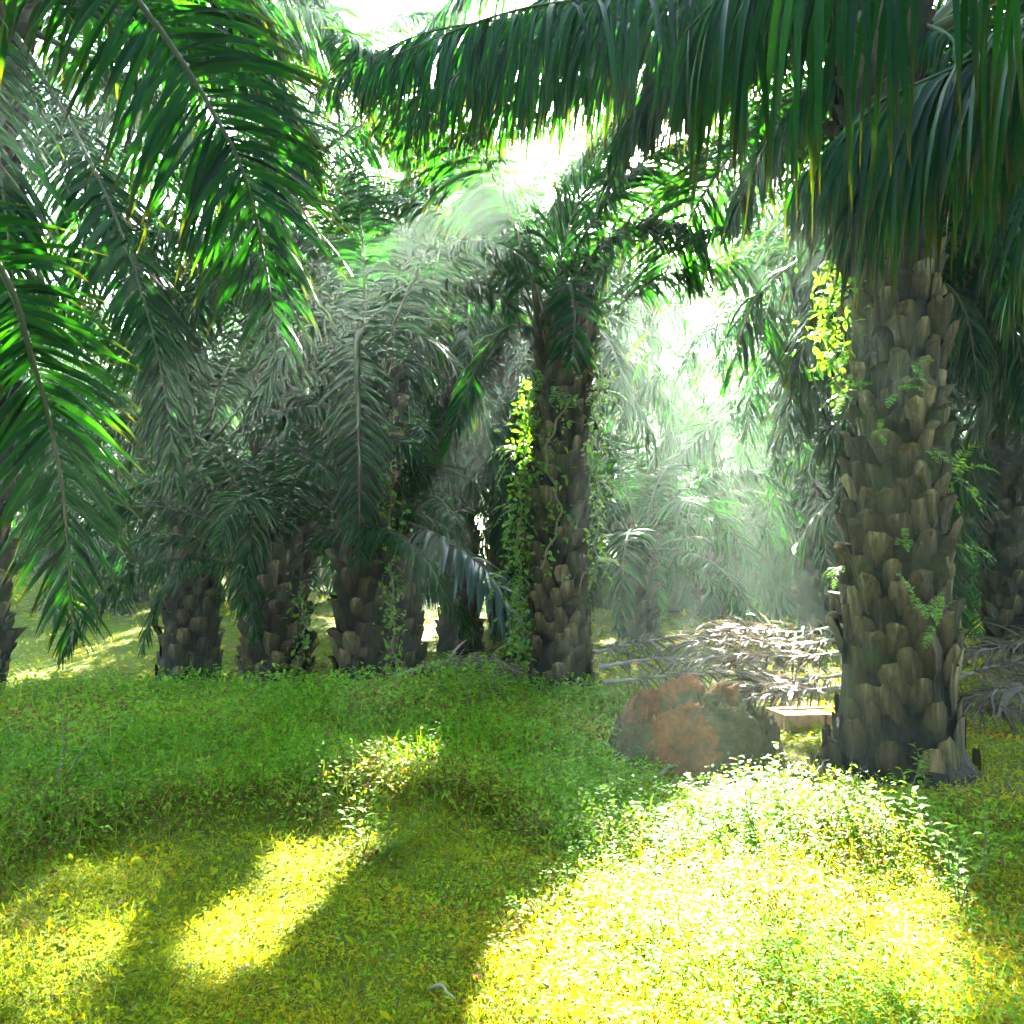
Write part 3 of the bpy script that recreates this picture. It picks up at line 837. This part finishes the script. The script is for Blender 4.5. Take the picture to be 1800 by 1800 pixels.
L9 = 9.62
vine('bright leafy vine up the left edge of the centre trunk', [px(905, 1170, 9.5), px(915, 1080, L9), px(912, 960, L9), px(918, 840, L9), px(928, 740, L9), px(938, 660, L9)], 201, 800, .07, .075)
vine('thin leafy vine up the right edge of the centre trunk', [px(1046, 1000, L9), px(1050, 900, L9), px(1050, 800, L9), px(1050, 720, L9), px(1058, 650, L9)], 202, 300, .07, .06)
vine('sparse green creeper across the front of the centre trunk', [px(950, 1000, 9.42), px(985, 900, 9.42), px(960, 800, 9.42), px(1000, 700, 9.42)], 203, 150, .07, .10)
vine('leafy vine along the right side of the slim palm', [px(695, 1180, 10.4), px(690, 1080, 10.3), px(688, 960, 10.2), px(682, 820, 10.2), px(680, 740, 10.3)], 204, 420, .075, .08)
vine('leafy vine up the right side of the short palm trunk', [px(530, 1190, 10.9), px(535, 1100, 10.8), px(528, 1030, 10.8)], 205, 170, .08, .11)
vine('dense leafy vine left of the thick trunk near its top', [px(1478, 700, 5.6), px(1462, 620, 5.6), px(1458, 540, 5.6), px(1470, 480, 5.7)], 206, 240, .06, .07)
for i, (x, y, d, s, o, lb) in enumerate([
        (920, 790, 9.6, .45, (-1, -.3, 0), 'fern reaching left from the upper centre trunk, highest on that side'),
        (908, 900, 9.6, .42, (-1, -.2, 0), 'fern on the left edge of the centre trunk at half height'),
        (905, 1010, 9.6, .40, (-1, -.3, 0), 'fern on the left edge of the centre trunk, low down'),
        (1048, 845, 9.6, .42, (1, -.2, .2), 'fern reaching right from the centre trunk at mid height'),
        (1046, 690, 9.6, .38, (1, -.2, .2), 'fern on the right of the centre trunk just under its crown'),
        (1046, 990, 9.6, .36, (1, -.2, 0), 'fern low on the right edge of the centre trunk'),
        (985, 690, 9.4, .30, (0, -1, 0), 'small fern on the front of the centre trunk under the crown'),
        (958, 830, 9.4, .28, (0, -1, 0), 'small fern on the middle front of the centre trunk'),
        (1668, 840, 5.75, .42, (1, -.5, 0), 'large dark green fern on the right side of the thick trunk'),
        (1668, 960, 5.75, .34, (1, -.5, 0), 'yellow green fern below the large one on the right side of the thick trunk'),
        (1605, 650, 5.52, .22, (.2, -1, 0), 'little bright fern on the upper front of the thick trunk'),
        (1580, 690, 5.52, .24, (0, -1, 0), 'little fern just below left of the bright one on the thick trunk'),
        (1545, 760, 5.5, .16, (0, -1, 0), 'tiny fern left of centre on the thick trunk'),
        (1625, 795, 5.5, .22, (.3, -1, 0), 'tiny fern right of centre on the thick trunk'),
        (1590, 955, 5.45, .20, (0, -1, 0), 'tiny fern in the middle of the thick trunk'),
        (1610, 1055, 5.42, .26, (.2, -1, 0), 'small fern at the lower front of the thick trunk'),
        (1645, 1095, 5.45, .24, (.6, -1, 0), 'small fern at the lower right front of the thick trunk'),
        (1485, 600, 5.65, .36, (-1, -.3, 0), 'fern bunch sticking left from the top of the thick trunk'),
        (1488, 690, 5.65, .30, (-1, -.3, 0), 'fern sticking left below the bunch on the thick trunk'),
        (1472, 1000, 5.6, .20, (-1, -.2, 0), 'sunlit yellow fern on the left edge of the thick trunk')]):
    fern(lb, px(x, y, d), 300 + i, s * (.75 if x > 1400 else 1), 5 if s > .3 else 4, out=o)

# ------------------------------------------------------------------ ground cover
rng = np.random.default_rng(77)


def screen_scatter(n, y0, y1, x0=-350, x1=2150, pw=1.0):
    ys = y0 + (y1 - y0) * rng.random(n) ** pw
    xs = rng.uniform(x0, x1, n)
    d = CAM_H * FPX / np.maximum(ys - 1000, 20)
    x = (xs - 900) / FPX * d
    return x, d


def vnoise(x, y, s, o=0):
    return (np.sin(x * s + o + 1.7 * np.sin(y * s * .7 + o)) + np.sin(y * s * 1.3 - o + 1.3 * np.sin(x * s * .9 + 2 * o)) + np.sin((x + y) * s * 2.1 + o)) / 3


def weedy(x, y):
    """0..1: where the ground cover stands tall."""
    a = sstep(4.15, 4.6, y + .3 * np.sin(x * 2.1) + .15 * np.sin(x * 5)) * (1 - sstep(8.6, 10.2, y)) * (1 - sstep(.2, 1.1, x - .12 * (y - 5)))
    b = np.exp(-(((x - 1.55) / .75) ** 2 + ((y - 4.6) / .55) ** 2)) * .9
    c = np.exp(-(((x - .75) / .75) ** 2 + ((y - 3.4) / .9) ** 2)) * .38
    return np.clip(a + b + c, 0, 1)


N = 190000
x, y = screen_scatter(N, 1045, 1880)
B = np.stack([x, y, hgt(x, y) + .012], -1)
sz = np.clip(y * .0042, .010, .09) * np.exp(rng.normal(0, .42, N))
D = norm(np.stack([rng.normal(0, 1, N), rng.normal(0, 1, N), np.abs(rng.normal(.25, .45, N))], -1))
B[:, 2] += rng.random(N) * .02
W = norm(rng.normal(0, 1, (N, 3)) * [1, 1, .35])
V = strips(B, D, W, sz, sz * rng.uniform(.25, .6, N), .25, 2, np.array([.3, 1, .15]))
soil = vnoise(x, y, 3.1, 4) + .6 * vnoise(x, y, 8.3, 6) + .5 * vnoise(x, y, 21, 3)
kp = rng.random(N) > np.maximum(.7 * sstep(.35, 1.0, soil), .92 * sstep(.2, .7, bare(x, y)))
rn = np.clip(.5 + .32 * vnoise(x, y, 1.1, 2) + .18 * vnoise(x, y, 5, 1) - .14 * soil + rng.normal(0, .11, N), 0, 1)
V, rn = V[kp], rn[kp]
tag(link('lawn_cover', strip_mesh('lawn_cover', V, rn, M['lawn_leaf'])), 'low mossy yellow green ground cover over the clearing', 'ground cover', kind='stuff')

# tall weeds of the bank: many small leafy stems in one mass
N = 15000
x, y = screen_scatter(N * 4, 1130, 1860)
wm = weedy(x, y)
s = rng.random(len(x)) < wm * (1 - .85 * sstep(.25, .7, bare(x, y))) * (1 - .45 * (vnoise(x, y, 1.6, 3) > .35))
x, y, wm = x[s][:N], y[s][:N], wm[s][:N]
n = len(x); per = 9
hh = (.10 + .18 * rng.random(n) ** 1.5) * (.4 + .6 * wm) * (1 + .35 * vnoise(x, y, 1.2, 5))
u = rng.random((n, per)) ** .7
B = np.stack([np.repeat(x, per), np.repeat(y, per), np.repeat(hgt(x, y), per)], -1)
B[:, 2] += (u * hh[:, None]).ravel()
B[:, :2] += rng.normal(0, .03, (n * per, 2))
D = norm(np.stack([rng.normal(0, 1, n * per), rng.normal(0, 1, n * per), rng.normal(.15, .4, n * per)], -1))
W = norm(np.cross(D, rng.normal(0, .25, (n * per, 3)) + [0, 0, 1]))
ln = np.clip(np.repeat(y, per) * .0052, .018, .06) * rng.uniform(.6, 1.5, n * per)
V = strips(B, D, W, ln, ln * .5, .12, 3, PROF_BROAD)
br = np.repeat(vnoise(x, y, 1.6, 3), per)
rn = np.clip(rng.normal(.42, .2, n * per) + .25 * np.repeat(vnoise(x, y, .9, 7), per) + .55 * (u.ravel() < .35) * rng.random(n * per) + np.repeat(.55 * sstep(.15, .6, vnoise(x, y, 1.9, 9)) + .5 * (1 - sstep(4.3, 5.0, y + .2 * np.sin(x * 3))) * (x < .2), per) * rng.random(n * per), 0, 1)
pb = np.clip(.9 * sstep(.1, .55, vnoise(x, y, 1.9, 9)) + .75 * (1 - sstep(4.3, 4.9, y + .2 * np.sin(x * 3))) * (x < .2), 0, .85)
rn = np.where(rng.random(n * per) < np.repeat(pb, per) * (1.1 - u.ravel()), 1.0, np.minimum(rn, .9))
tag(link('weed_cover', strip_mesh('weed_cover', V, rn, M['weed_leaf'])), 'knee high leafy green weeds covering the bank left of the mound', 'weeds', kind='stuff')
# grass blades among them
N = 16000
x, y = screen_scatter(N * 3, 1130, 1850)
s = rng.random(len(x)) < (.04 + weedy(x, y) * .7)
x, y = x[s][:N], y[s][:N]; n = len(x)
B = np.stack([x, y, hgt(x, y)], -1)
D = norm(np.stack([rng.normal(0, .45, n), rng.normal(0, .45, n), np.ones(n)], -1))
W = norm(rng.normal(0, 1, (n, 3)) * [1, 1, .1])
V = strips(B, D, W, rng.uniform(.06, .26, n) * (.4 + .6 * weedy(x, y)), np.clip(y * .0016, .004, .015), .18, 4, np.array([1, .9, .7, .4, .05]))
tag(link('grass', strip_mesh('grass', V, np.clip(rng.normal(.55, .3, n), 0, 1), M['weed_leaf'])), 'thin grass blades growing through the weeds', 'grass', kind='stuff')


# short fine turf
N = 70000
x, y = screen_scatter(N, 1160, 1880)
B = np.stack([x, y, hgt(x, y)], -1)
D = norm(np.stack([rng.normal(0, .6, N), rng.normal(0, .6, N), np.ones(N)], -1))
W = norm(rng.normal(0, 1, (N, 3)) * [1, 1, .1])
V = strips(B, D, W, rng.uniform(.02, .075, N), np.clip(y * .0010, .0025, .012), .25, 3, np.array([1, .8, .5, .05]))
tag(link('turf', strip_mesh('turf', V, np.clip(.48 + .3 * vnoise(x, y, 1.4, 8) + rng.normal(0, .15, N), 0, .95), M['lawn_leaf'])), 'short fine turf between the low leaves of the clearing', 'turf', kind='stuff')

# scraps of dead leaflets
N = 700
x, y = screen_scatter(N, 1150, 1850)
B = np.stack([x, y, hgt(x, y) + .03], -1)
D = norm(np.stack([rng.normal(0, 1, N), rng.normal(0, 1, N), rng.normal(0, .15, N)], -1))
V = strips(B, D, norm(rng.normal(0, 1, (N, 3)) * [1, 1, .4]), rng.uniform(.02, .09, N), rng.uniform(.004, .009, N), .1, 4, PROF_PALM)
tag(link('leaf_litter', strip_mesh('leaf_litter', V, np.clip(rng.normal(.12, .15, N), 0, 1), M['dry_leaf'])), 'scraps of dry brown leaflets scattered over the ground', 'leaf litter', kind='stuff')
for (p0_, p1_, rr, lb) in (((755, 1750), (800, 1795), .006, 'thin bare twig lying at the lower edge of the lawn'), ((1150, 1378), (1200, 1355), .014, 'pale bleached twig in front of the dirt mound'), ((1430, 1372), (1462, 1345), .009, 'tan twig leaning by the left foot of the thick trunk')):
    a_, b_ = gpt(*p0_), gpt(*p1_)
    Pt = catmull([a_ + [0, 0, .02], (a_ + b_) / 2 + [0, 0, .06], b_ + [0, 0, .05]], 12) - a_
    tv, tf = tube(Pt + rng.normal(0, .004, Pt.shape), np.linspace(rr, rr * .4, 12), 6)
    tag(link('twig', mesh_np('twig', tv, tf, M['rachis_dry']), None, a_), lb, 'twig')


# single weeds that stand out
def weed_variant(seed, h, nl, ll):
    r = np.random.default_rng(seed)
    out = []
    stems = []
    lv = []
    for b in range(3):
        P, q, dd = [np.zeros(3)], np.zeros(3), norm(np.array([r.normal(0, .35), r.normal(0, .35), 1]))
        for s_ in range(8):
            q = q + dd * h / 8 * (1 - .15 * b); dd = norm(dd + r.normal(0, .1, 3)); P.append(q.copy())
        P = np.array(P); stems.append(tube(P, np.linspace(.004, .0015, 9), 4))
        tt = np.linspace(.2, 1, nl)
        Bq = np.stack([np.interp(tt, np.linspace(0, 1, 9), P[:, c]) for c in range(3)], -1)
        az = np.arange(nl) * 2.4 + r.random() * 6
        Dq = np.stack([np.cos(az), np.sin(az), .35 + .3 * tt], -1)
        Wq = norm(np.cross(Dq, [0, 0, 1.]))
        lv.append(strips(Bq, Dq, Wq, ll * r.uniform(.6, 1.15, nl), ll * .42, .22, 4, PROF_BROAD, .12))
    V = np.concatenate(lv)
    tv, tf, o = [], [], 0
    for a_, f_ in stems: tv.append(a_); tf.append(f_ + o); o += len(a_)
    return (strip_mesh('foliage', V, np.clip(r.normal(.5, .2, len(V)), 0, 1), M['weed_leaf']),
            mesh_np('stem', np.concatenate(tv), np.concatenate(tf), M['stem']))


WV = [weed_variant(400 + i, .30 + .03 * i, 11, .065) for i in range(4)]


def weed(p, v, sc_, rz, label, group=None):
    root = empty('weed', p)
    root.rotation_euler = (0, 0, rz); root.scale = (sc_,) * 3
    tag(root, label, 'weed', group)
    link('foliage', WV[v][0], root); link('stem', WV[v][1], root)
    return root


WG = 'sunlit weeds in front of the thick trunk'
spots = [(1270, 1420), (1300, 1400), (1340, 1410), (1375, 1430), (1290, 1450), (1410, 1425), (1440, 1450), (1330, 1470), (1470, 1440), (1500, 1450), (1380, 1490), (1250, 1470), (1530, 1470), (1560, 1500),
         (1640, 1490), (1620, 1470), (1660, 1520), (1590, 1440), (1700, 1560), (1720, 1540), (1200, 1480), (1150, 1510), (1690, 1590), (1450, 1510)]
for i, (a_, b_) in enumerate(spots):
    weed(gpt(a_, b_ + 15), i % 4, .75 + .35 * ((i * 7) % 5) / 5, i * 1.3, 'bright sunlit leafy weed in the patch of light before the thick trunk', WG)
weed(gpt(1628, 1385), 1, .85, .4, 'small dark green weed standing at the foot of the thick trunk')
weed(gpt(640, 1500), 2, .9, 1.0, 'sunlit yellow weed at the upper end of the left light patch')
weed(gpt(680, 1505), 0, .8, 2.0, 'second sunlit weed just right of the yellow one at the left light patch')
weed(gpt(90, 1420), 3, 1.5, .7, 'tall broad leafed weed near the left edge of the bank')
weed(gpt(205, 1225), 1, 1.3, .2, 'dark weed on the brow of the bank before the far slope')
weed(gpt(1085, 1330), 0, 1.0, .2, 'green weed growing against the left foot of the dirt mound')
weed(gpt(840, 1255), 2, 1.2, 1.2, 'bright green bushy weed on the hump left of the centre trunk')
weed(gpt(880, 1260), 3, 1.1, 2.2, 'light green weed right of the bushy one at the foot of the centre trunk')
for i, (a_, b_) in enumerate([(790, 1235), (815, 1225), (850, 1240), (880, 1230), (905, 1245), (860, 1215), (830, 1260), (760, 1250)]):
    weed(gpt(a_, b_ + 10), (i * 3) % 4, 1.1 + .12 * (i % 4), i * 2.1, 'light green leafy weed on the low hump left of the vine covered trunk', 'weeds on the hump')
weed(gpt(950, 1400), 1, .8, 3.2, 'isolated weed in the shaded grass below the centre trunk')

# ------------------------------------------------------------------ haze
V = [(-95, -32, -3.5), (95, -32, -3.5), (95, 135, -3.5), (-95, 135, -3.5), (-95, -32, 17), (95, -32, 17), (95, 135, 17), (-95, 135, 17)]
F = [(0, 3, 2, 1), (4, 5, 6, 7), (0, 1, 5, 4), (1, 2, 6, 5), (2, 3, 7, 6), (3, 0, 4, 7)]
hm = bpy.data.materials.new('haze_air'); hm.use_nodes = True
t = hm.node_tree; t.nodes.remove(t.nodes['Principled BSDF'])
pv = t.nodes.new('ShaderNodeVolumePrincipled')
pv.inputs['Color'].default_value = (.72, 1.0, .84, 1)
pv.inputs['Density'].default_value = .0016
pv.inputs['Anisotropy'].default_value = .6
t.links.new(pv.outputs[0], t.nodes['Material Output'].inputs['Volume'])
tag(link('haze', mesh_np('haze', V, F, hm, smooth=False)), 'thin bright morning haze between the palms', 'haze', kind='stuff')
